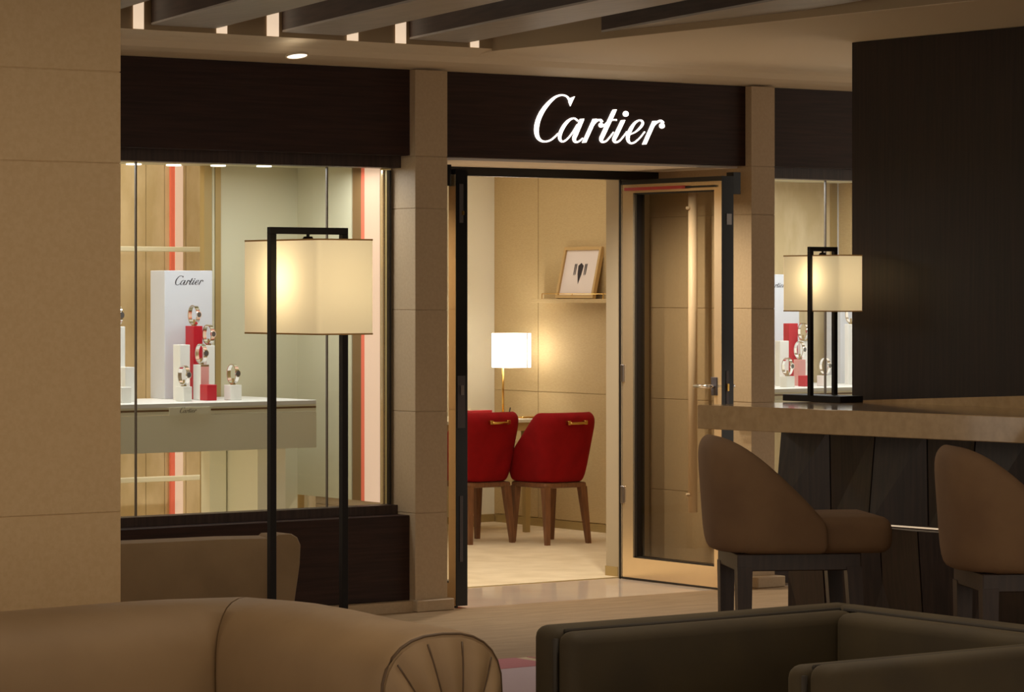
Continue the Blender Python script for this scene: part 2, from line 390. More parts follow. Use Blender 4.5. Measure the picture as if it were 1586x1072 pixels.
obj('olive_upright', newbox(xbl - 0.10, xbl - 0.054, YB - 0.005, YB + 0.04, 0, 2.30), 'brass_pale', tr, world=True)
# store interior behind the left window: gold panel wall, light column, rails
YG = 2.2
gw = struct('wall_gold', 'gold silk panel wall seen behind the left display', (-1.4, YG, 0), 'wall')
gj = [atY(p, 500, YG).x for p in (120, 226, 255, 288, 345)]
gj = [-4.9] + gj + [0.2]
for a, b in zip(gj, gj[1:]):
    obj('panel', newbox(a + 0.002, b - 0.002, YG, YG + 0.03, 0.0, 2.74), 'gold_panel', gw, world=True)
obj('backing', newbox(-4.9, 0.2, YG + 0.025, YG + 0.08, 0.0, 2.74), 'brown_panel', gw, world=True)
lc = struct('trim_11', 'slim vertical red and white light strip on the gold wall', (gj[3], YG, 0), 'light strip')
a0, a1, a2 = [atY(p, 500, YG - 0.02).x for p in (265, 271, 283)]
obj('red_light', newbox(a0, a1, YG - 0.02, YG - 0.001, 0.0, 2.60), 'strip_red', lc, world=True)
obj('white_light', newbox(a1, a2, YG - 0.024, YG - 0.001, 0.0, 2.60), 'strip_white', lc, world=True)
for py, lab in ((386, 'upper pale rail across the gold wall behind the left display'), (742, 'lower pale rail across the gold wall under the display table')):
    z = atY(250, py, 2.0).z
    o = obj('wall_rail', newbox(-4.5, atY(318, 500, 2.0).x, 1.98, 2.03, z - 0.014, z + 0.014, 0.004, 2), 'pale_table'); tag(o, lab, 'rail')

# store shell
sobj('wall_store_tan', newbox(3.80, 3.9, 1.1, 5.0, 0.0, 2.75), 'tan_wall', 'tan fabric covered wall behind the wall shelf', 'wall')
tw = bpy.data.objects['wall_store_tan']
yj = atX(835, 500, 3.80).y
for ya, yb in ((1.12, yj - 0.003), (yj + 0.003, 4.85)):
    for za, zb in ((0.06, atX(880, 609, 3.8).z), (atX(880, 609, 3.8).z + 0.004, 2.74)):
        obj('wall_panel', newbox(3.792, 3.80, ya, yb, za, zb, 0.001, 1), 'tan_wall', tw)
obj('baseboard', newbox(3.786, 3.80, 1.12, 4.85, 0.0, 0.055), 'brass_pale', tw)
sobj('wall_store_back', newbox(-5.0, 3.80, 4.88, 4.98, 0.0, 2.75), 'cream_wall', 'cream wall at the back of the shop', 'wall')
obj('baseboard', newbox(-5.0, 3.79, 4.865, 4.88, 0.0, 0.055), 'brass_pale', bpy.data.objects['wall_store_back'])
sobj('wall_store_left', newbox(-5.1, -5.0, 0.2, 5.0, 0.0, 2.75), 'cream_wall', 'far left wall of the shop', 'wall')
sobj('ceiling_store', newbox(-5.1, 5.2, 0.88, 5.0, 2.75, 2.80), 'ceiling', 'ceiling inside the shop', 'ceiling')
XJ = 1.85
bm = bmesh.new()
box(bm, XJ, XD, 0.955, 1.06, 0.0, 2.75); box(bm, XJ, XC - 0.002, 0.90, 0.955, 0.0, 2.75)
sobj('wall_store_front', bm, 'pilaster', 'cream wall end beside the open glass door', 'wall')
obj('baseboard', newbox(XJ - 0.004, XJ + 0.1, 0.95, 1.064, 0.0, 0.055), 'brass_pale', bpy.data.objects['wall_store_front'])
sobj('wall_over_door', newbox(-0.2, XJ, 0.90, 1.0, 2.32, 2.75), 'cream_wall', 'wall above the inner door frame', 'wall')
sobj('ceiling_vestibule', newbox(XB, XC, 0.12, 0.90, 2.318, 2.34), 'soffit', 'pale soffit over the shop entrance', 'ceiling')
# black inner door frame
df = struct('trim_12', 'black metal frame of the inner doorway', (0.95, 0.86, 0), 'door frame')
obj('header', newbox(0.0, XC, 0.82, 0.90, 2.270, 2.317), 'black', df, world=True)
obj('jamb', newbox(0.0, 0.10, 0.835, 0.90, 0.0, 2.27), 'black', df, world=True)
obj('jamb', newbox(1.845, 1.875, 0.84, 0.90, 0.0, 2.27), 'black', df, world=True)
obj('hinge_post', newbox(1.776, 1.784, 0.834, 0.846, 0.0, 2.27), 'black', df, world=True)
obj('threshold', newbox(0.10, 1.845, 0.885, 0.905, 0.0, 0.004), 'brass_pale', df, world=True)

# ------------------------------------------------------------------ doors
def lever(root, x0, sgn, y, z):
    h = bmesh.new()
    tube(h, [(x0, y, z), (x0 + sgn * 0.05, y, z)], 0.010)
    tube(h, [(x0 + sgn * 0.045, y - 0.01, z), (x0 + sgn * 0.05, y + 0.12, z)], 0.010)
    o = obj('lever_handle', h, 'chrome', root, True, world=True)
    r = bmesh.new(); box(r, min(x0, x0 + sgn * 0.006), max(x0, x0 + sgn * 0.006), y - 0.02, y + 0.03, z - 0.05, z + 0.05, 0.002, 1)
    obj('escutcheon', r, 'dull_steel', root, world=True)
def door_leaf(name, x0, x1, y0, y1, label, pull):
    root = struct(name, label, ((x0 + x1) / 2, y1, 0.01), 'door')
    z0, z1 = 0.012, 2.262
    st = 0.105
    xi, xo = x0, x1
    obj('stile', newbox(xi, xo, y0 + 0.004, y0 + st * 0.65, z0, z1), 'champagne', root, world=True)
    obj('edge_plate', newbox(xi - 0.001, xo + 0.001, y0, y0 + 0.004, z0, z1), 'black', root, world=True)
    obj('stile', newbox(xi, xo, y1 - st, y1, z0, z1), 'champagne', root, world=True)
    obj('rail', newbox(xi, xo, y0 + st * 0.65, y1 - st, z0, z0 + 0.115), 'champagne', root, world=True)
    obj('rail', newbox(xi, xo, y0 + st * 0.65, y1 - st, z1 - 0.07, z1), 'champagne', root, world=True)
    bm = bmesh.new()
    g0, g1 = y0 + st * 0.65, y1 - st
    for a in ((g0, g0 + 0.012, z0 + 0.115, z1 - 0.07), (g1 - 0.02, g1, z0 + 0.115, z1 - 0.07), (g0, g1, z0 + 0.115, z0 + 0.123), (g0, g1, z1 - 0.078, z1 - 0.07)):
        box(bm, xi + 0.012, xo - 0.012, *a)
    obj('glazing_bead', bm, 'black', root, world=True)
    obj('glass_pane', newbox((xi + xo) / 2 - 0.006, (xi + xo) / 2 + 0.006, g0 + 0.01, g1 - 0.01, z0 + 0.12, z1 - 0.075), 'door_glass', root, world=True)
    for z in (1.17, 0.48):
        obj('hinge', newbox(xi - 0.012, xi + 0.01, y1 - 0.03, y1 + 0.0, z - 0.05, z + 0.05, 0.004, 1), 'steel', root, world=True)
    obj('top_track', newbox(xi - 0.004, xo + 0.001, y0 - 0.001, y1, z1 - 0.022, z1 + 0.004), 'black', root, world=True)
    obj('drop_seal', newbox(xi - 0.002, xi + 0.01, y0, y1, 0.003, 0.013), 'black', root, world=True)
    return root
d1 = door_leaf('door_1', 0.055, 0.125, 0.0, 0.832, 'left glass door leaf standing open, black lock edge towards the lounge', False)
for (za, zb, dx, m) in ((1.99, 2.19, 0.012, 'dull_steel'), (0.93, 1.20, 0.024, 'dull_steel'), (0.24, 0.58, 0.010, 'dull_steel')):
    obj('lock_plate', newbox(0.086 - dx, 0.086 + dx, -0.003, 0.0, za, zb), m, d1, world=True)
obj('latch', newbox(0.078, 0.098, -0.010, -0.003, 1.10, 1.15), 'steel', d1, world=True)
obj('bolt_lever', newbox(0.088, 0.100, -0.010, -0.003, 2.03, 2.05), 'brass', d1, world=True)
obj('overhead_stop', newbox(0.005, 0.045, 0.03, 0.08, 2.18, 2.29), 'black', d1, world=True)
d2 = door_leaf('door_2', 1.785, 1.865, -0.06, 0.832, 'right glass door leaf standing open with champagne metal frame and lever handle', True)
obj('lock_plate', newbox(1.812, 1.832, -0.063, -0.06, 0.95, 1.20), 'dull_steel', d2, world=True)
obj('latch', newbox(1.816, 1.828, -0.070, -0.063, 1.09, 1.13), 'brass', d2, world=True)
obj('strike_plate', newbox(1.815, 1.850, -0.064, -0.06, 2.00, 2.06), 'steel', d2, world=True)
lever(d2, 1.785, -1, 0.0, 1.115); lever(d2, 1.865, 1, 0.0, 1.115)
yr = [atX(p, 290, 1.78).y for p in (970, 1064, 1108)]
obj('closer_rail', newbox(1.765, 1.783, yr[1], yr[0], 2.205, 2.222), 'rail_red', d2, world=True)  # red length of the closer strip
obj('closer_arm', newbox(1.768, 1.783, yr[2], yr[1], 2.207, 2.218), 'black', d2, world=True)
bm = bmesh.new()
pp = atX(1073, 500, 1.905)
tube(bm, [(1.905, pp.y, 0.40), (1.905, pp.y, 2.19)], 0.026, 12)
for z in (0.5, 2.1): tube(bm, [(1.905, pp.y, z), (1.86, pp.y, z)], 0.009)
obj('upright_bar', bm, 'rose', d2, True, world=True)  # upright tube joined to the leaf by two short pegs
obj('overhead_stop', newbox(1.90, 1.95, -0.02, 0.04, 2.17, 2.29), 'black', d2, world=True)

# ------------------------------------------------------------------ script lettering (strokes in a 1240 x 480 field)
def catmull(p, n=6):
    q = [p[0]] + list(p) + [p[-1]]; out = []
    for i in range(1, len(q) - 2):
        for k in range(n):
            t = k / n
            out.append(tuple(0.5 * (2 * q[i][d] + (q[i + 1][d] - q[i - 1][d]) * t + (2 * q[i - 1][d] - 5 * q[i][d] + 4 * q[i + 1][d] - q[i + 2][d]) * t * t
                        + (3 * q[i][d] - q[i - 1][d] - 3 * q[i + 1][d] + q[i + 2][d]) * t ** 3) for d in range(3)))
    out.append(tuple(p[-1])); return out
LET = [
 ('C', [[(497, 150, 22), (470, 117, 16), (420, 106, 17), (360, 128, 24), (295, 188, 36), (238, 265, 44), (200, 350, 48), (186, 430, 48), (194, 492, 40), (220, 530, 26), (262, 545, 18), (312, 535, 16), (352, 508, 16), (392, 468, 14)]],
  [[(490, 140), (548, 118), (505, 210), (490, 170)]]),
 ('a', [[(578, 350, 16), (545, 326, 16), (505, 336, 22), (465, 372, 32), (430, 425, 36), (408, 480, 36), (408, 522, 28), (428, 545, 18), (458, 536, 16), (495, 502, 14), (535, 448, 14), (572, 385, 14)],
        [(618, 330, 44), (560, 470, 44), (543, 515, 38), (552, 546, 24), (585, 545, 16), (625, 512, 12)]], []),
 ('r', [[(738, 330, 44), (636, 555, 44)], [(672, 478, 12), (715, 400, 14), (755, 350, 20), (790, 342, 24), (806, 362, 28)]], [('dot', 796, 390, 22)]),
 ('t', [[(926, 243, 42), (820, 470, 44), (798, 522, 38), (810, 548, 22), (845, 540, 16), (882, 500, 13), (915, 455, 11)], [(812, 405, 10), (860, 360, 14), (900, 341, 16), (945, 341, 16)]], []),
 ('i', [[(1006, 342, 42), (940, 480, 42), (920, 525, 36), (932, 551, 22), (968, 540, 16), (1005, 500, 13), (1042, 450, 11)]], [('dot', 1030, 283, 26)]),
 ('e', [[(1068, 478, 12), (1120, 455, 14), (1168, 412, 22), (1190, 375, 24), (1182, 350, 18), (1155, 345, 16), (1115, 370, 24), (1078, 425, 36), (1052, 487, 38), (1052, 532, 30), (1075, 560, 18), (1112, 553, 16), (1160, 513, 13), (1210, 452, 11)]], []),
 ('r', [[(1302, 350, 44), (1204, 572, 44)], [(1240, 490, 12), (1280, 415, 14), (1325, 363, 20), (1362, 350, 24), (1384, 372, 28)]], [('dot', 1372, 396, 25)])]
def letters(root, fn, nrm, thick, m):
    """fn(u, v) -> point on the face; nrm -> outward normal"""
    nrm = Vector(nrm)
    for ch, strokes, extra in LET:
        bm = bmesh.new()
        polys = []
        for s in strokes:
            c = catmull(s) if len(s) > 2 else s
            L, R = [], []
            for i, (x, y, wd) in enumerate(c):
                a = c[max(i - 1, 0)]; b = c[min(i + 1, len(c) - 1)]
                dx, dy = b[0] - a[0], b[1] - a[1]; d = math.hypot(dx, dy) or 1
                if len(s) == 2 or (i in (0,) and wd > 40): nx, ny = -1.0, 0.05      # stems end in level cuts
                else: nx, ny = -dy / d, dx / d
                if nx * dy > 0 and False: pass
                k = wd * 0.43
                if (nx * -dy + ny * dx) < 0: nx, ny = -nx, -ny
                L.append((x + nx * k, y + ny * k)); R.append((x - nx * k, y - ny * k))
            for i in range(len(L) - 1): polys.append([L[i], L[i + 1], R[i + 1], R[i]])
        for e in extra:
            if e[0] == 'dot': polys.append([(e[1] + e[3] * math.cos(2 * PI * k / 16), e[2] + e[3] * math.sin(2 * PI * k / 16)) for k in range(16)])
            else: polys.append(e)
        for p in polys:
            f = [bm.verts.new(fn(*q) + nrm * thick) for q in p]; g = [bm.verts.new(fn(*q)) for q in p]
            try:
                bm.faces.new(f)
                for i in range(len(p)): bm.faces.new((f[i], f[(i + 1) % len(p)], g[(i + 1) % len(p)], g[i]))
            except ValueError: pass
        bmesh.ops.remove_doubles(bm, verts=bm.verts, dist=1e-6)
        obj('letter', bm, m, root, world=True)
SIGN_Y = 0.049
# the field's own width and height on the fascia, so other prints can reuse the shapes
def sign_pt(u, v): return atY(800 + u / 6.1, 130 + v / 6.1, SIGN_Y)
sg = thing('illuminated_sign', 'white backlit script lettering on the dark fascia over the entrance', 'sign', sign_pt(780, 560))
O0 = sign_pt(160, 560); W0 = (sign_pt(1400, 560) - O0).x; K0 = W0 / 1240
letters(sg, sign_pt, (0, -1, 0), 0.004, 'sign')
def print_letters(root, x0, wd, zb, y, m):
    def fn(u, v):
        q = sign_pt(u, v); k = wd / W0
        return Vector((x0 + (q.x - O0.x) * k, y, zb + (q.z - O0.z) * k))
    letters(root, fn, (0, -1, 0), 0.0008, m)

# ceiling downlight in the cove
p = atZ(460, 87, 2.786)
dl = thing('recessed_downlight', 'small round recessed downlight glowing in the ceiling cove', 'downlight', (p.x, p.y, 2.781))
bm = bmesh.new(); bmesh.ops.create_cone(bm, segments=24, radius1=0.048, radius2=0.048, depth=0.006, cap_ends=True)
bm.transform(Matrix.Rotation(math.radians(-11), 4, 'X')); bm.transform(Matrix.Translation((0, 0, 0.008)))
obj('lens', bm, 'lens', dl)
bm = bmesh.new()
tube(bm, [(0.055 * math.cos(2 * PI * k / 24), 0.055 * math.sin(2 * PI * k / 24), 0) for k in range(25)], 0.006, 6)
bm.transform(Matrix.Rotation(math.radians(-11), 4, 'X')); bm.transform(Matrix.Translation((0, 0, 0.008)))
obj('trim_ring', bm, 'ceiling', dl, True)

# ================================================================== DISPLAY WINDOWS
def display_table(label, x0, x1, y0, y1, zt, plate=None, cat='display table'):
    t = thing('display_table', label, cat, ((x0 + x1) / 2, (y0 + y1) / 2, 0))
    obj('table_top', newbox(x0, x1, y0, y1, zt - 0.022, zt, 0.002, 1), 'white_block', t, world=True)
    obj('rail', newbox(x0, x1, y0 + 0.003, y0 + 0.02, zt - 0.058, zt - 0.022), 'pale_table', t, world=True)
    obj('groove', newbox(x0, x1, y0 + 0.0025, y0 + 0.02, zt - 0.041, zt - 0.031), 'brown_panel', t, world=True)
    obj('apron', newbox(x0, x1, y0, y0 + 0.02, zt - 0.245, zt - 0.060), 'pale_table', t, world=True)
    obj('underside', newbox(x0, x1, y0 + 0.02, y1, zt - 0.245, zt - 0.225), 'pale_table', t, world=True)
    return t
ZT = 1.077; YT = 0.40
xr = atY(490, 619, YT).x
dt = display_table('pale lacquered display table in the left shop window', -4.1, xr, YT, YB - 0.02, ZT)
obj('side_panel', newbox(xr - 0.17, xr, YT + 0.3, YB - 0.02, 0.0, ZT - 0.245), 'pale_table', dt, world=True)
obj('side_panel', newbox(xr - 0.28, xr - 0.18, YB - 0.12, YB - 0.03, 0.0, ZT - 0.245), 'pale_table', dt, world=True)
pa, pb = atY(262, 634, YT).x, atY(326, 634, YT).x
plate = obj('name_plate', newbox(pa, pb, YT - 0.004, YT + 0.003, ZT - 0.060, ZT - 0.024), 'pale_table', dt, world=True)

def plate_pt(u, v):
    q = sign_pt(u, v); k = (atY(304, 634, YT).x - atY(278, 634, YT).x) / W0
    return Vector((atY(278, 634, YT).x + (q.x - O0.x) * k, YT - 0.0045, ZT - 0.050 + (q.z - O0.z) * k))
letters(dt, plate_pt, (0, -1, 0), 0.0006, 'plate_ink')
def tower(label, pl, pm, pr, ptop, Y, txt=None):
    a = atY(pm, ptop, Y); b = atY(pr, ptop, Y); back = atX(pl, ptop, a.x).y
    t = thing('display_backdrop', label, 'backdrop', ((a.x + b.x) / 2, (Y + back) / 2, ZT))
    obj('panel', newbox(a.x, b.x, Y, back, ZT, a.z, 0.002, 1), 'tower', t, world=True)
    if txt: 
        x0 = atY(txt[0], 440, Y).x; x1 = atY(txt[1], 440, Y).x
        pr_ = bpy.data.objects.new('printed_name', None); COL.objects.link(pr_); pr_.parent = t
        def fn(u, v):
            q = sign_pt(u, v); k = (x1 - x0) / W0
            return Vector((x0 + (q.x - O0.x) * k, Y - 0.0006, atY(txt[0], txt[2], Y).z + (q.z - O0.z) * k))
        letters(t, fn, (0, -1, 0), 0.0008, 'ink')
        bpy.data.objects.remove(pr_)
    return t
def block(name, label, pl, pm, pr, ptop, Y, m, group='display blocks in the left window', depth=None):
    a = atY(pm, ptop, Y); b = atY(pr, ptop, Y); back = atX(pl, ptop, a.x).y if depth is None else Y + depth
    o = obj(name, newbox(a.x, b.x, Y, back, ZT, a.z, 0.002, 1), m)
    tag(o, label, 'display block', group)
    return o, Vector(((a.x + b.x) / 2, (Y + back) / 2, a.z))
watch_proto = None
def watch(label, top, ztop_px=None, rz=0.5, s=1.0, group='watches in the left window'):
    """oval bangle watch upright on a small stem"""
    global watch_proto
    if watch_proto is None:
        r = thing('bangle_watch', label, 'watch')
        bm = bmesh.new(); rings = []
        for k in range(29):
            t = 2 * PI * k / 28
            c = Vector((0.026 * math.cos(t), 0, 0.050 + 0.042 * math.sin(t))); n = Vector((math.cos(t) / 0.026, 0, math.sin(t) / 0.042)).normalized()
            wd = 0.011
            rings.append([c + Vector((0, -wd, 0)), c + Vector((0, wd, 0)), c + Vector((0, wd, 0)) + n * 0.004, c + Vector((0, -wd, 0)) + n * 0.004])
        loft(bm, rings, cap=False)
        smooth_angle(obj('bangle', bm, 'chrome', r), 50)
        bm = bmesh.new(); bmesh.ops.create_cone(bm, segments=20, radius1=0.016, radius2=0.014, depth=0.008, cap_ends=True)
        bm.transform(Matrix.Rotation(PI / 2, 4, 'Y')); bm.transform(Matrix.Translation((-0.030, 0, 0.052)))
        case = obj('case', bm, 'chrome', r)
        bm = bmesh.new(); bmesh.ops.create_cone(bm, segments=20, radius1=0.012, radius2=0.012, depth=0.001, cap_ends=True)
        bm.transform(Matrix.Rotation(PI / 2, 4, 'Y')); bm.transform(Matrix.Translation((-0.0346, 0, 0.052)))
        obj('dial', bm, 'dial', case)
        bm = newbox(-0.009, 0.009, -0.008, 0.008, 0.0, 0.008); box(bm, -0.003, 0.003, -0.004, 0.004, 0.008, 0.030)
        obj('stand', bm, 'brass_pale', r)
        watch_proto = r; o = r
    else:
        o = copy_tree(watch_proto); tag(o, label)
    o['group'] = group
    o.location = top; o.rotation_euler = (0, 0, rz); o.scale = (s * 1.12,) * 3
    return o
M['dial'] = mat('grey_dial', (90, 84, 80), 0.3)

tower('tall white display backdrop printed with black script, left window', 233, 255, 329, 419, 0.98, (271, 315, 442))
Y2, Y1, Y0 = 0.80, 0.70, 0.60
b, t = block('display_block', 'white mid-height block left of the tall red block, left window', 268, 279, 294.5, 534, 0.78, 'white_block')
b, tB = block('display_block', 'tall red block in the middle of the left window display', 287, 300, 314, 505, 0.84, 'red_block')
b, tC = block('display_block', 'white mid-height block right of the tall red block, left window', 313, 320, 333, 535, 0.80, 'white_block')
b, tD = block('display_block', 'blush and white block below the central watch, left window', 299, 310.5, 324, 565, 0.72, 'white_block')
fr = atY(310.5, 565, 0.72); fe = atY(324, 565, 0.72)
obj('blush_front', newbox(fr.x + 0.002, fe.x - 0.002, 0.7185, 0.72, ZT, fr.z - 0.01), 'gradient', b)
obj('bronze_edge', newbox(fr.x + 0.002, fe.x - 0.002, 0.7185, 0.72, fr.z - 0.01, fr.z), 'brown_panel', b)
b, tE = block('display_block', 'small white cube at the left front of the watch display, left window', 272, 284.5, 297.5, 599, 0.58, 'white_block')
b, tF = block('display_block', 'small red cube at the front of the watch display, left window', 309.5, 321, 336, 596, 0.62, 'red_block')
b, tG = block('display_block', 'small white cube standing alone on the right, left window', 347, 357, 374.5, 596.5, 0.60, 'white_block')
WR = PI / 2 + 0.25
watch('silver bangle watch on top of the tall red block, left window', tB, rz=WR)
watch('silver bangle watch on the white block right of the red one, left window', tC, rz=WR)
watch('silver bangle watch on the blush and white block, left window', tD, rz=WR)
watch('silver bangle watch on the small white cube at left front, left window', tE, rz=WR)
watch('silver bangle watch on the lone white cube at right, left window', tG, rz=WR)
b, tH = block('display_block', 'tall white block cut off by the stone pillar, left window', 168, 180, 194, 506, 0.80, 'white_block')
watch('silver bangle watch half hidden by the stone pillar, left window', tH, rz=WR)
block('display_block', 'low white block beside the stone pillar behind the glass joint, left window', 178, 194, 210, 569, 0.70, 'white_block')
block('display_block', 'lowest white cube next to the stone pillar, left window', 176, 188, 204, 600, 0.58, 'white_block')

# right window
XW2 = XD + 0.002
sobj('ceiling_window_right', newbox(XW2, 4.4, 0.262, 1.3, 2.30, 2.33), 'pale', 'pale ceiling of the right display window', 'ceiling')
for px in (1228, 1284):
    p = atZ(px, 282, 2.30)
    bm = bmesh.new(); bmesh.ops.create_cone(bm, segments=20, radius1=0.04, radius2=0.04, depth=0.006, cap_ends=True)
    bm.transform(Matrix.Translation((p.x, 0.45, 2.296))); obj('downlight', bm, 'downlight', bpy.data.objects['ceiling_window_right'], world=True)
wb = sobj('wall_window_right_back', newbox(XW2, 4.4, 1.25, 1.30, 0.0, 2.30), 'gold_panel', 'woven gold rear panel of the right display window', 'wall')
xg = [atY(p, 400, 1.24).x for p in (1287, 1296, 1301, 1309, 1340)]
obj('gold_strip', newbox(xg[0], xg[1], 1.235, 1.25, 0, 2.30), 'brass_pale', wb)
obj('pale_edge', newbox(xg[1], xg[2], 1.23, 1.25, 0, 2.30), 'tower', wb)
obj('gold_strip', newbox(xg[2], xg[3], 1.235, 1.25, 0, 2.30), 'brass_pale', wb)
obj('panel', newbox(xg[3], xg[4], 1.23, 1.25, 0, 2.30), 'pale', wb)
G2 = 'display blocks in the right window'; GW2 = 'watches in the right window'
display_table('pale lacquered display table in the right shop window', XW2 + 0.03, 4.2, YT, 1.2, ZT)
tower('white display backdrop with cropped script seen beside the bar lamp, right window', 1180, 1194, 1238, 425, 1.05, (1190, 1216, 446))
tower('white display backdrop at the right edge of the right window', 1280, 1302, 1350, 425, 1.02)
b, t1 = block('display_block', 'tall red block in the right window', 1213, 1222, 1236, 501, 0.86, 'red_block', G2)
b, t2 = block('display_block', 'white mid-height block left of the red block, right window', 1200, 1208, 1222, 528, 0.80, 'white_block', G2)
b, t3 = block('display_block', 'blush and white block below a watch, right window', 1229, 1237, 1248, 557, 0.74, 'gradient', G2)
b, t4 = block('display_block', 'small white cube at the left, right window', 1208, 1218, 1231, 583, 0.58, 'white_block', G2)
b, t5 = block('display_block', 'small red cube under the bar lamp shade, right window', 1236, 1247, 1260, 582, 0.62, 'red_block', G2)
b, t6 = block('display_block', 'small white cube between the bar lamp posts, right window', 1265, 1276, 1290, 582, 0.60, 'white_block', G2)
b, t7 = block('display_block', 'white block at the right edge of the right window', 1308, 1314, 1328, 502, 0.80, 'white_block', G2)
b, t8 = block('display_block', 'white block behind the left post of the bar lamp, right window', 1236, 1240, 1252, 528, 0.82, 'white_block', G2)
watch('silver bangle watch on the small white cube at left, right window', t4, rz=WR, group=GW2)
watch('silver bangle watch on the blush block, right window', t3, rz=WR, group=GW2)
watch('silver bangle watch on the cube between the lamp posts, right window', t6, rz=WR, group=GW2)
watch('silver bangle watch just below the lamp shade at right, right window', t7, rz=WR, group=GW2)
watch('silver bangle watch beside the left lamp post, right window', t8, rz=WR, group=GW2)

# ================================================================== SHOP INTERIOR THINGS
# desk
YD = 3.90
xd = atY(833, 650, YD).x
dk = thing('writing_desk', 'pale wooden sales desk behind the red chairs', 'desk', (xd - 0.75, YD + 0.35, 0))
obj('table_top', newbox(xd - 1.55, xd, YD, YD + 0.70, 0.745, 0.770, 0.004, 1), 'cream_wall', dk, world=True)
obj('apron', newbox(xd - 1.53, xd - 0.02, YD + 0.02, YD + 0.68, 0.69, 0.745), 'frame_wood', dk, world=True)
for x in (xd - 1.50, xd - 0.06):
    for y in (YD + 0.05, YD + 0.64):
        bm = bmesh.new(); taper(bm, (x, y, 0), (x, y, 0.69), 0.018, 0.026); obj('leg', bm, 'brass_pale', dk, world=True)
obj('modesty_panel', newbox(xd - 1.45, xd - 0.10, YD + 0.60, YD + 0.62, 0.08, 0.69), 'cream_wall', dk, world=True)
# desk lamp
p = atY(779, 637, YD + 0.42)
lp = thing('desk_lamp', 'brass desk lamp with a glowing white box shade', 'lamp', (p.x, p.y, 0.770))
bm = bmesh.new(); bmesh.ops.create_cone(bm, segments=24, radius1=0.065, radius2=0.060, depth=0.014, cap_ends=True); bm.transform(Matrix.Translation((0, 0, 0.007)))
obj('base', bm, 'brass', lp)
bm = bmesh.new(); tube(bm, [(0, 0, 0.012), (0, 0, 0.36)], 0.008); obj('pole', bm, 'brass', lp, True)
def box_shade(root, hx, hy, z0, z1, m, rad=0.012):
    bm = bmesh.new()
    pts = []
    for cx, cy, a0 in ((hx - rad, hy - rad, 0), (-hx + rad, hy - rad, 90), (-hx + rad, -hy + rad, 180), (hx - rad, -hy + rad, 270)):
        for k in range(4):
            a = math.radians(a0 + 30 * k); pts.append((cx + rad * math.cos(a), cy + rad * math.sin(a)))
    loft(bm, [[Vector((x, y, z)) for x, y in pts] for z in (z0, z1)], cap=False)
    o = obj('lamp_shade', bm, m, root); 
    return smooth_angle(o, 40)
zt_ = [atY(792, y, YD + 0.42).z - 0.770 for y in (569, 516)]
sh = box_shade(lp, 0.105, 0.105, zt_[0], zt_[1], 'shade_white', 0.03); sh.location = (0.047, -0.034, 0)
obj('shade_seam', newbox(0.055, 0.063, -0.1075, -0.105, zt_[0], zt_[1]), 'brass_pale', sh)
bm = bmesh.new(); tube(bm, [(0, 0, 0.355), (0.047, -0.034, 0.40)], 0.006); obj('arm', bm, 'brass', lp, True)
def bulb(name, loc, power, color, r=0.03, root=None):
    l = bpy.data.lights.new(name, 'POINT'); l.energy = power; l.color = color; l.shadow_soft_size = r
    o = bpy.data.objects.new(name, l); COL.objects.link(o); o.location = loc; o.parent = root
bulb('bulb', (0.047, -0.034, (zt_[0] + zt_[1]) / 2), 5, (1, 0.95, 0.86), 0.04, lp)
# things on the desk
p = atY(740, 640, YD + 0.30)
rb = thing('red_box', 'flat red stationery box with gold edge standing on the desk', 'box', (p.x, p.y, 0.770))
obj('body', newbox(-0.10, 0.10, -0.03, 0.03, 0, 0.055, 0.002, 1), 'red_block', rb)
obj('gold_line', newbox(-0.06, 0.06, -0.0312, -0.03, 0.022, 0.03), 'brass', rb)
p = atY(788, 640, YD + 0.25)
o = obj('pen_stand', (lambda b: (bmesh.ops.create_cone(b, segments=12, radius1=0.03, radius2=0.012, depth=0.035, cap_ends=True), tube(b, [(0, 0, 0), (0.02, 0.01, 0.05)], 0.004), b)[2])(bmesh.new()), 'black')
o.location = (p.x, p.y, 0.788); tag(o, 'small dark pen stand on the desk between the chairs', 'pen stand')
p = atY(815, 645, YD + 0.12)
o = obj('gold_tray', newbox(-0.06, 0.06, -0.04, 0.04, 0, 0.012, 0.004, 2), 'brass'); o.location = (p.x, p.y, 0.770); tag(o, 'small gold tray near the desk corner', 'tray')

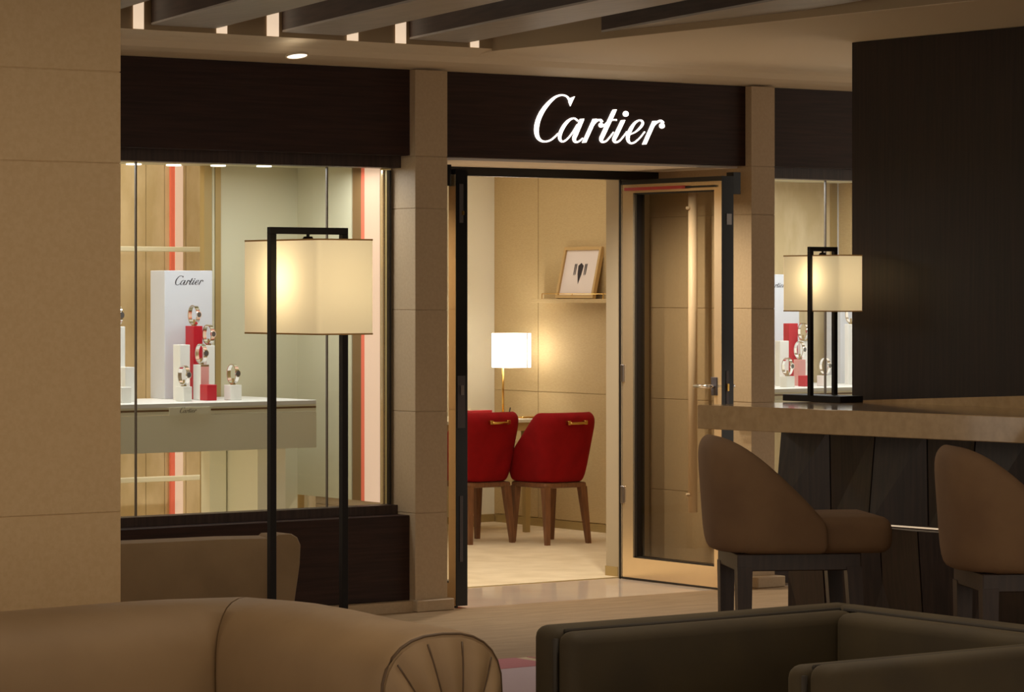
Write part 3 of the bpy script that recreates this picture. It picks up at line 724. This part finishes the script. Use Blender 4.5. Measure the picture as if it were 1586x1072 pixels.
# tub shell used by stools and dining chairs: local +x is forward
def tub_shell(name, root, m, a, b, xf, zb, zback, zfront, th, n=3.2, flare=0.05, p=0.5, lean=0.03, cut=0.0):
    """a: depth of the rear half, b: half width, xf: how far the sides run forward of x=0"""
    plan = [(xf, -b)] + [(xf * k / 3, -b) for k in (2, 1)]
    for k in range(17):
        f = -PI / 2 + PI * k / 16
        c, s = math.cos(f), math.sin(f)
        plan.append((-a * abs(c) ** (2 / n), b * math.copysign(abs(s) ** (2 / n), s)))
    plan += [(xf * k / 3, b) for k in (1, 2)] + [(xf, b)]
    rings = []
    for i, (x, y) in enumerate(plan):
        q0, q1 = plan[max(i - 1, 0)], plan[min(i + 1, len(plan) - 1)]
        tx, ty = q1[0] - q0[0], q1[1] - q0[1]; d = math.hypot(tx, ty) or 1
        nx, ny = ty / d, -tx / d          # candidate outward normal
        if nx * (x - 0.05) + ny * y < 0: nx, ny = -nx, -ny
        u = min(max((x + a) / (xf + a), 0), 1)
        zt = zfront + (zback - zfront) * (max(1 - u ** 2, 0) ** p if cut == 0 else (1 - u ** 1.45) if cut < 0 else min(1.0, max(0.0, (1 - u) / (1 - cut))))
        hgt = zt - zb
        ring = []
        for s_, off in ((0, 0.0), (0.35, 0.0), (0.7, 0.0), (0.94, 0.0)):
            g = flare * s_ * hgt
            ring.append(Vector((x + nx * g - (lean * s_ * hgt if x < 0 else 0), y + ny * g, zb + s_ * hgt)))
        g = flare * hgt
        ring.append(Vector((x + nx * (g - th * 0.35), y + ny * (g - th * 0.35), zt + th * 0.18)))
        ring.append(Vector((x + nx * (g - th * 0.72), y + ny * (g - th * 0.72), zt + th * 0.14)))
        for s_ in (0.92, 0.6, 0.25, 0):
            g = flare * s_ * hgt - th
            ring.append(Vector((x + nx * g, y + ny * g, zb + s_ * hgt)))
        rings.append(ring)
    bm = bmesh.new(); loft(bm, rings)
    return subd(obj(name, bm, m, root), 2)
def cushion(name, root, m, x0, x1, y0, y1, z0, z1, r=0.04, crown=0.015):
    bm = newbox(x0, x1, y0, y1, z0, z1, r, 4)
    for v in bm.verts:
        if v.co.z > (z0 + z1) / 2:
            u = 2 * (v.co.x - x0) / (x1 - x0) - 1; w_ = 2 * (v.co.y - y0) / (y1 - y0) - 1
            v.co.z += crown * (1 - u * u) * (1 - w_ * w_)
    return smooth_angle(obj(name, bm, m, root), 60)

def red_chair(label, loc, rz):
    r = thing('dining_chair', label, 'chair', loc, rz, 'red velvet chairs at the sales desk')
    # back panel bulging rearwards and sloping sides
    tub_shell('backrest', r, 'red_velvet', 0.205, 0.18, 0.20, 0.395, 0.845, 0.54, 0.055, n=4.5, flare=0.13, lean=0.10, cut=0.16)
    cushion('seat', r, 'red_velvet', -0.16, 0.22, -0.17, 0.17, 0.40, 0.49)
    obj('seat_frame', newbox(-0.19, 0.19, -0.168, 0.168, 0.362, 0.398, 0.014, 2), 'walnut', r)
    for x, y, dx, dy in ((-0.165, -0.145, -0.045, -0.02), (-0.165, 0.145, -0.045, 0.02), (0.165, -0.145, 0.02, -0.01), (0.165, 0.145, 0.02, 0.01)):
        bm = bmesh.new(); taper(bm, (x + dx, y + dy, 0), (x, y, 0.37), 0.014, 0.024); obj('leg', bm, 'walnut', r)
    h = bmesh.new()
    xb = -0.207 - 0.225 * 0.44 * 0.92 - 0.012
    tube(h, [(xb, -0.066, 0.79), (xb - 0.012, -0.05, 0.785), (xb - 0.012, 0.05, 0.785), (xb, 0.066, 0.79)], 0.0085)
    hd = obj('handle', h, 'brass', r, True)
    for s in (-1, 1): obj('handle_mount', newbox(xb - 0.012, xb + 0.02, s * 0.066 - 0.012, s * 0.066 + 0.012, 0.776, 0.802, 0.003, 1), 'brass', hd)
    return r
def floor_pt(px, py): return atZ(px, py, 0)
ca = atZ(733, 839, 0); cb = atZ(850, 840, 0)
view = math.atan2(FW.y, FW.x)
red_chair('red velvet chair next to the black door edge', (ca.x, ca.y, 0), view + 0.60)
red_chair('red velvet chair turned so its sloping side shows', (cb.x, cb.y, 0), view + 0.62)

# wall shelf with framed drawing
ya, yb = atX(826, 466, 3.70).y, atX(937, 466, 3.70).y
zsh = atX(880, 463, 3.70).z
sf = thing('wall_shelf', 'narrow tan wall shelf with a thin brass gallery rail', 'shelf', (3.74, (ya + yb) / 2, zsh - 0.03))
obj('board', newbox(3.68, 3.795, yb - 0.4, ya, zsh - 0.028, zsh, 0.002, 1), 'tan_wall', sf, world=True)
y0_, y1_ = ya - 0.10, yb + 0.02
bm = bmesh.new()
tube(bm, [(3.70, y0_, zsh + 0.035), (3.70, y1_ - 0.3, zsh + 0.035)], 0.003, 6)
obj('gallery_rail', bm, 'brass', sf, world=True)
for y in (y0_, (y0_ + y1_) / 2, y1_):
    bm = bmesh.new(); tube(bm, [(3.70, y, zsh), (3.70, y, zsh + 0.035)], 0.003, 6); obj('rail_post', bm, 'brass', sf, world=True)
# picture: stands on the shelf, leaning on the wall
pc = atX(893, 460, 3.72)
pw, ph = 0.42, 0.36
pf = thing('picture_frame', 'small framed ink drawing leaning on the wall shelf', 'picture', (3.715, pc.y, zsh))
tilt = Matrix.Rotation(math.radians(13), 4, 'Y')
def pic(bm, name, m, parent=pf):
    bm.transform(tilt); return obj(name, bm, m, parent)
for a in ((-pw / 2, pw / 2, 0, 0.022), (-pw / 2, pw / 2, ph - 0.022, ph), (-pw / 2, -pw / 2 + 0.022, 0.022, ph - 0.022), (pw / 2 - 0.022, pw / 2, 0.022, ph - 0.022)):
    pic(newbox(-0.022, 0.006, *a), 'frame_bar', 'frame_wood')
art = pic(newbox(-0.008, 0.004, -pw / 2 + 0.02, pw / 2 - 0.02, 0.02, ph - 0.02), 'drawing', 'paper')
bm = bmesh.new()
for pts in ([(0, .25), (-.03, .23), (-.022, .17), (0.0, .10), (.022, .17), (.03, .23)],):
    v = [bm.verts.new((-0.0086, -y * 1.0, z)) for y, z in pts]; bm.faces.new(v)
for y in (-0.065, -0.05, 0.05, 0.065):
    v = [bm.verts.new((-0.0086, yy, z)) for yy, z in ((y - .006, .245), (y + .006, .24), (y + .005, .16), (y - .004, .17))]; bm.faces.new(v)
bm.transform(tilt); obj('ink_motif', bm, 'ink', art)

# ================================================================== BAR
ZB = 1.10
A = Vector((0.197, -1.784)); B = Vector((0.405, -3.726)); dv = (B - A).normalized(); E = A + dv * 5.2
perp = Vector((-dv.y, dv.x))
if perp.x < 0: perp = -perp
bar = thing('bar_counter', 'bar counter with polished stone top and faceted dark wood front', 'counter', (1.0, -4.0, 0))
bm = bmesh.new()
top = [A, E, E + Vector((1.6, 0)), Vector((2.6, -1.84))]
prism(bm, [(p.x, p.y) for p in top], ZB - 0.113, ZB)
es = [e for e in bm.edges]
bmesh.ops.bevel(bm, geom=es, offset=0.003, segments=1, affect='EDGES')
obj('stone_top', bm, 'stone_counter', bar, world=True)
# upstand behind the counter along the back wall
WX = 1.19
bm = bmesh.new()
prof = [(-1.86, ZB), (-6.4, ZB), (-6.4, ZB + 0.12), (-3.2, ZB + 0.066), (-1.86, ZB + 0.004)]
loft(bm, [[Vector((x, y, z)) for y, z in prof] for x in (WX - 0.08, WX - 0.002)])
obj('upstand', bm, 'stone_counter', bar, world=True)
# base: faceted panels, two rows, each panel wedge shaped
base0 = A + perp * 0.42 + dv * 0.10
bm = bmesh.new()
pts = [base0 + perp * 0.10, base0 + perp * 0.10 + dv * 4.9, base0 + perp * 0.7 + dv * 4.9, base0 + perp * 0.7]
prism(bm, [(p.x, p.y) for p in pts], 0.0, ZB - 0.114)
obj('carcass', bm, 'wood_bar', bar, world=True)
pw_ = 0.30
for row, (za, zb_) in enumerate(((0.555, ZB - 0.115), (0.0, 0.535))):
    for k in range(14):
        s0 = base0 + dv * (k * pw_ + 0.004); s1 = base0 + dv * ((k + 1) * pw_ - 0.004)
        o0, o1 = (0.0, 0.075) if (k + row) % 2 == 0 else (0.075, 0.0)
        t0_, t1_ = (0.05, 0.02) if row else (0.0, 0.05)
        bm = bmesh.new()
        bot = [s0 + perp * (o0 + t0_), s1 + perp * (o1 + t0_), s1 + perp * 0.14, s0 + perp * 0.14]
        tp = [s0 + perp * (o0 * 0.2 + t1_ if row == 0 else o0), s1 + perp * (o1 * 0.2 + t1_ if row == 0 else o1), s1 + perp * 0.14, s0 + perp * 0.14]
        loft(bm, [[Vector((p.x, p.y, za)) for p in bot], [Vector((p.x, p.y, zb_)) for p in tp]])
        obj('facet_panel', bm, 'wood_bar', bar, world=True)
bm = bmesh.new()
q = [base0 + perp * 0.075, base0 + perp * 0.075 + dv * 4.2, base0 + perp * 0.10 + dv * 4.2, base0 + perp * 0.10]
prism(bm, [(p.x, p.y) for p in q], 0.543, 0.548)
obj('light_strip', bm, 'led', bar, world=True)
# dark panelled wall behind the counter
bk = sobj('wall_right', newbox(WX, 3.4, -9.0, -1.77, ZB + 0.001, ZC - 0.002), 'wood_v', 'tall dark wood panelled wall rising behind the bar', 'wall')

# ------------------------------------------------------------------ bar stools
def bar_stool(label, loc, rz):
    r = thing('bar_stool', label, 'bar stool', loc, rz, 'brown suede bar stools along the bar')
    tub_shell('backrest', r, 'suede', 0.34, 0.285, 0.12, 0.555, 1.03, 0.665, 0.065, n=2.7, flare=0.03, lean=0.04, cut=-1)
    cushion('seat', r, 'suede', -0.24, 0.40, -0.255, 0.255, 0.555, 0.705, 0.05, 0.02)
    obj('seat_frame', newbox(-0.25, 0.27, -0.21, 0.21, 0.485, 0.556, 0.004, 1), 'stool_wood', r)
    for x, y in ((-0.22, -0.185), (-0.22, 0.185), (0.24, -0.185), (0.24, 0.185)):
        bm = bmesh.new(); taper(bm, (x + (0.03 if x > 0 else 0.0), y, 0), (x, y, 0.50), 0.024, 0.032); obj('leg', bm, 'stool_wood', r)
    obj('footrest', newbox(0.255, 0.285, -0.20, 0.20, 0.17, 0.20, 0.003, 1), 'stool_wood', r)
    for s in (-1, 1): obj('stretcher', newbox(-0.25, 0.25, s * 0.185 - 0.012, s * 0.185 + 0.012, 0.20, 0.23, 0.003, 1), 'stool_wood', r)
    return r
S1 = Vector((-0.59, -3.33, 0)); S2 = Vector((-0.42, -4.58, 0))
bar_stool('whole brown suede bar stool in front of the counter corner', S1, -0.50)
bar_stool('brown suede bar stool cropped by the right edge of the view', S2, -0.50)

# ------------------------------------------------------------------ frame lamps (floor and bar): frame along x, box shade along y
def frame_lamp(name, label, loc, hw, bar_w, zbot, ztop, sx, sy, sz0, sz1, base, power, shade='shade'):
    r = thing(name, label, 'lamp', loc)
    h = bar_w / 2
    for s in (-1, 1):
        obj('post', newbox(s * hw - h, s * hw + h, -h, h, zbot, ztop - bar_w, 0.001, 1), 'lamp_black', r)
    obj('crossbar', newbox(-hw - h, hw + h, -h, h, ztop - bar_w, ztop, 0.001, 1), 'lamp_black', r)
    obj('base', newbox(-base[0], base[0], -base[1], base[1], 0, base[2], 0.002, 1), 'lamp_black', r)
    bm = bmesh.new(); bmesh.ops.create_cone(bm, segments=20, radius1=bar_w * 0.9, radius2=bar_w * 0.6, depth=0.012, cap_ends=True)
    bm.transform(Matrix.Translation((0, 0, sz1 + 0.006))); tube(bm, [(0, 0, sz1), (0, 0, ztop - bar_w + 0.001)], bar_w * 0.25)
    tube(bm, [(0, 0, sz1 + 0.004), (0, 0, (sz0 + sz1) / 2 + 0.06)], bar_w * 0.2)
    obj('hanger', bm, 'lamp_black', r)
    ls = box_shade(r, sx, sy, sz0, sz1, shade, 0.02)
    for za, zb_ in ((sz0, sz0 + 0.006), (sz1 - 0.006, sz1)):
        tr_ = box_shade(ls, sx + 0.0012, sy + 0.0012, za, zb_, 'shade_trim', 0.02); tr_.name = 'trim_band'; tr_.data.name = 'trim_band'
    bm = bmesh.new(); bmesh.ops.create_uvsphere(bm, u_segments=16, v_segments=10, radius=0.028)
    bm.transform(Matrix.Translation((0, 0, (sz0 + sz1) / 2 + 0.03)))
    obj('light_bulb', bm, 'bulb', r, True)
    l = bpy.data.lights.new('bulb_light', 'POINT'); l.energy = power; l.color = (1, 0.84, 0.56); l.shadow_soft_size = 0.05
    o = bpy.data.objects.new('bulb_light', l); COL.objects.link(o); o.parent = r; o.location = (0, 0, (sz0 + sz1) / 2 + 0.03)
    return r
M['bulb'] = mat('bulb_glass', (255, 240, 210), 0.4, emit=(255, 226, 170), es=2.0)
fl = CAM + RT * ((477 - CX) / 410.0) + FW * (F / 410.0)
frame_lamp('floor_lamp', 'tall floor lamp with dark rectangular frame and cream box shade', (fl.x, fl.y, 0), 0.160, 0.026, 0.02, 1.878, 0.124, 0.268, 1.475, 1.832, (0.20, 0.17, 0.02), 2.5)
tl = atZ(1274, 622, ZB)
frame_lamp('table_lamp', 'small dark framed lamp with cream box shade on the bar', (tl.x, tl.y, ZB), 0.078, 0.022, 0.03, 0.752, 0.075, 0.214, 0.437, 0.712, (0.075, 0.210, 0.032), 1.3)

# ================================================================== LOUNGE SEATING
# tan leather sofa: corner at CS, arm runs to -y, back runs to -x
def roll_profile(wd, h, n=14, bulge=0.02):
    """upright slab with fully rounded top, in (across, z)"""
    pts = [(-wd / 2, 0.04), (-wd / 2 - bulge * 0.3, 0.22), (-wd / 2 - bulge, h - wd * 0.55)]
    for k in range(1, n):
        a = PI - PI * k / n
        ca_, sa_ = math.cos(a), math.sin(a)
        pts.append(((wd / 2 + bulge) * math.copysign(abs(ca_) ** 0.8, ca_), h - wd * 0.5 + wd * 0.5 * sa_ ** 0.8))
    pts += [(wd / 2 + bulge, h - wd * 0.55), (wd / 2 + bulge * 0.3, 0.22), (wd / 2, 0.04)]
    return pts
CSx, CSy = -4.272, -5.02
sofa = thing('leather_sofa', 'tan leather sofa with thick rolled arm in the left foreground', 'sofa', (-5.2, -5.7, 0))
H = 0.705; WD = 0.37
pr = roll_profile(WD, H)
arm_end = -6.12
def mitre(scale, off):
    return [Vector((CSx + c * 1.0, CSy + c * 1.0 + off, 0.04 + (z - 0.04) * scale)) for c, z in pr]
bm = bmesh.new()
rings = [mitre(0.985, -0.004)]
for y, s_ in ((CSy - 0.22, 1.0), (CSy - 0.34, 1.004), (CSy - 0.55, 1.0), (CSy - 0.8, 0.985), (arm_end + 0.05, 0.982), (arm_end + 0.015, 0.976), (arm_end, 0.962)):
    rings.append([Vector((CSx + c * (0.985 if s_ < 0.97 else 1), y, 0.04 + (z - 0.04) * s_)) for c, z in pr])
loft(bm, rings)
ar = smooth_angle(obj('armrest', bm, 'beige_leather', sofa, world=True), 60)
bm = bmesh.new()
rings = [mitre(0.985, 0.004)]
for x, s_ in ((CSx - 0.22, 0.998), (CSx - 0.34, 1.0), (CSx - 0.8, 0.992), (CSx - 1.4, 1.0), (CSx - 2.0, 0.99)):
    rings.append([Vector((x, CSy + c, 0.04 + (z - 0.04) * s_)) for c, z in pr])
loft(bm, rings)
smooth_angle(obj('backrest', bm, 'beige_leather', sofa, world=True), 60)
# welt around the arm end and pleats on it
bm = bmesh.new()
tube(bm, [Vector((CSx + a * 0.99, arm_end + 0.004, 0.04 + (z - 0.04) * 0.966)) for a, z in pr], 0.005, 6)
obj('welt', bm, 'welt', ar, True, world=True)
bm = bmesh.new()
edge = [Vector((c * 0.97, 0.04 + (z - 0.04) * 0.952)) for c, z in pr]
fine = []
for p0, p1 in zip(edge, edge[1:]):
    for k in range(3): fine.append(p0.lerp(p1, k / 3))
fine.append(edge[-1]); ctr = Vector((0.03, 0.30))
tot = [0.0]
for p0, p1 in zip(fine, fine[1:]): tot.append(tot[-1] + (p1 - p0).length)
rows = []
for r_ in range(9):
    f = r_ / 8; row = []
    for p_, t_ in zip(fine, tot):
        q_ = ctr.lerp(p_, f); w_ = math.sin(2 * PI * t_ / tot[-1] * 6.5)
        row.append(bm.verts.new((CSx + q_.x, arm_end - 0.003 - 0.026 * (1 - f ** 4) - 0.026 * (1 - f ** 8) * min(1, 3 * f) * abs(w_), q_.y)))
    rows.append(row)
for r0, r1 in zip(rows, rows[1:]):
    for i in range(len(r0) - 1): bm.faces.new((r0[i], r0[i + 1], r1[i + 1], r1[i]))
smooth_angle(obj('pleated_end', bm, 'beige_leather', ar, world=True), 70)
for k in range(3, 11):
    tt = tot[-1] * k / 13.0
    i = min(range(len(tot)), key=lambda j: abs(tot[j] - tt))
    bm = bmesh.new()
    tube(bm, [Vector((CSx + ctr.lerp(fine[i], f).x, arm_end - 0.005 - 0.026 * (1 - f ** 4), ctr.lerp(fine[i], f).y)) for f in (0.35, 0.5, 0.65, 0.8, 0.9, 0.97)], 0.003, 6)
    obj('pleat_shade', bm, 'welt', ar, True, world=True)  # dark lines laid in the valleys as crease shade
cushion('seat_cushion', sofa, 'beige_leather', -6.3 + 5.2, CSx - WD / 2 - 0.01 + 5.2, arm_end + 0.05 + 5.7, CSy - WD / 2 + 5.7, 0.14, 0.42, 0.06, 0.03)
obj('base', newbox(-6.3, CSx + 0.15, arm_end + 0.06, CSy + 0.15, 0.0, 0.13), 'stool_wood', sofa, world=True)

# olive velvet armchair: faces -x; far arm, back, near arm
CO = Vector((-2.965, -6.31)); LA = 1.055; WA = 1.06; HO = 0.70
ac = thing('velvet_armchair', 'olive velvet armchair with boxy padded arms in the right foreground', 'armchair', (CO.x - 0.5, CO.y - 0.55, 0))
def pad(name, x0, x1, y0, y1, z0, z1, r=0.035):
    return smooth_angle(obj(name, newbox(x0, x1, y0, y1, z0, z1, r, 4), 'olive', ac, world=True), 50)
T1, T2 = 0.12, 0.085
pad('armrest', CO.x - LA, CO.x + 0.10, CO.y, CO.y + T1, 0.10, HO)
pad('arm_pad', CO.x - LA - 0.005, CO.x, CO.y - T2, CO.y + 0.002, 0.10, HO - 0.008)
pad('backrest', CO.x + 0.0, CO.x + 0.10, CO.y - WA - 0.1, CO.y + 0.05, 0.10, HO)
pad('back_pad', CO.x - 0.10, CO.x + 0.004, CO.y - WA, CO.y - T2 + 0.004, 0.30, HO - 0.008)
yn = CO.y - WA + 0.10
pad('armrest', CO.x - LA, CO.x + 0.10, yn - T1 - T2, yn - T2, 0.10, HO)
pad('arm_pad', CO.x - LA + 0.0, CO.x, yn - T2, yn, 0.10, HO - 0.008)
pad('seat_cushion', CO.x - LA + 0.02, CO.x - 0.09, yn + 0.004, CO.y - T2 - 0.004, 0.16, 0.42, 0.05)
for pts in ([(CO.x - LA + 0.03, CO.y, HO - 0.012), (CO.x + 0.0, CO.y, HO - 0.012)], [(CO.x + 0.002, CO.y - 0.02, HO - 0.012), (CO.x + 0.002, yn, HO - 0.012)],
            [(CO.x - LA + 0.03, yn - T2, HO - 0.012), (CO.x, yn - T2, HO - 0.012)], [(CO.x - LA - 0.002, CO.y, HO - 0.03), (CO.x - LA - 0.002, CO.y, 0.12)],
            [(CO.x - LA - 0.002, yn - T2, HO - 0.03), (CO.x - LA - 0.002, yn - T2, 0.12)]):
    bm = bmesh.new(); tube(bm, pts, 0.008, 6); obj('piping', bm, 'olive_dark', ac, True, world=True)
for x in (CO.x - LA + 0.08, CO.x + 0.02):
    for y in (CO.y, yn - 0.1):
        bm = bmesh.new(); taper(bm, (x, y, 0), (x, y, 0.12), 0.018, 0.024); obj('leg', bm, 'stool_wood', ac, world=True)

# low lounge chair in front of the window, its back towards the lounge
YL = -2.27
pR = atY(461, 830, YL); pL = -3.75
lc_ = thing('lounge_chair', 'low taupe upholstered lounge chair behind the floor lamp', 'armchair', ((pR.x + pL) / 2, YL + 0.35, 0))
zt_l = atY(440, 830, YL).z
bm = bmesh.new()
rings = []
for x, zz, th_, dy in ((pL, zt_l + 0.0, 0.16, 0), (pL + 0.5, zt_l + 0.01, 0.16, 0), (pR.x - 0.35, zt_l + 0.006, 0.16, 0), (pR.x - 0.14, zt_l + 0.0, 0.16, 0)):
    rings.append([Vector((x, YL + dy + 0.05, 0.12)), Vector((x, YL + dy, 0.35)), Vector((x, YL + dy - 0.02, zz - 0.05)), Vector((x, YL + dy + 0.0, zz - 0.008)), Vector((x, YL + dy + th_ * 0.5, zz)),
                  Vector((x, YL + dy + th_, zz - 0.03)), Vector((x, YL + dy + th_, 0.12))])
loft(bm, rings)
smooth_angle(obj('backrest', bm, 'lounge_fabric', lc_, world=True), 50)
bm = bmesh.new(); rings = []
for z, xa_, xb_ in ((0.10, 0.02, -0.06), (0.3, 0.0, -0.035), (zt_l - 0.12, 0.0, 0.0), (zt_l - 0.04, 0.0, 0.004), (zt_l - 0.008, 0.008, -0.012), (zt_l + 0.008, 0.03, -0.04)):
    x0, x1 = pR.x - 0.145 + xa_, pR.x + xb_
    rings.append([Vector((x0, YL - 0.035, z)), Vector((x1 - 0.015, YL - 0.035, z)), Vector((x1, YL - 0.015, z)), Vector((x1, YL + 0.10, z)), Vector((x0, YL + 0.10, z))])
loft(bm, rings)
smooth_angle(obj('wing', bm, 'lounge_fabric', lc_, world=True), 50)
obj('seat', newbox(pL, pR.x - 0.15, YL + 0.16, YL + 0.7, 0.12, 0.38, 0.04, 3), 'lounge_fabric', lc_, world=True)
for x in (pL + 0.1, pR.x - 0.12):
    for y in (YL + 0.1, YL + 0.6):
        bm = bmesh.new(); taper(bm, (x, y, 0), (x, y, 0.13), 0.015, 0.02); obj('leg', bm, 'stool_wood', lc_, world=True)

# rug with colour blocks, seen between the two seats
q = atZ(800, 1022, 0)
rug = thing('patterned_rug', 'rug with pink and lavender colour blocks between the two foreground seats', 'rug', (q.x, q.y - 0.6, 0.0))
obj('rug_body', newbox(q.x - 0.9, q.x + 0.07, q.y - 1.25, q.y, 0.001, 0.008), 'sand', rug, world=True)
obj('colour_block', newbox(q.x - 0.9, q.x - 0.01, q.y - 0.30, q.y - 0.002, 0.008, 0.010), 'pinkpatch', rug, world=True)
obj('colour_block', newbox(q.x - 0.9, q.x - 0.05, q.y - 1.2, q.y - 0.31, 0.008, 0.010), 'lavender', rug, world=True)
obj('colour_block', newbox(q.x + 0.055, q.x + 0.068, q.y - 0.5, q.y - 0.002, 0.008, 0.010), 'pinkpatch', rug, world=True)
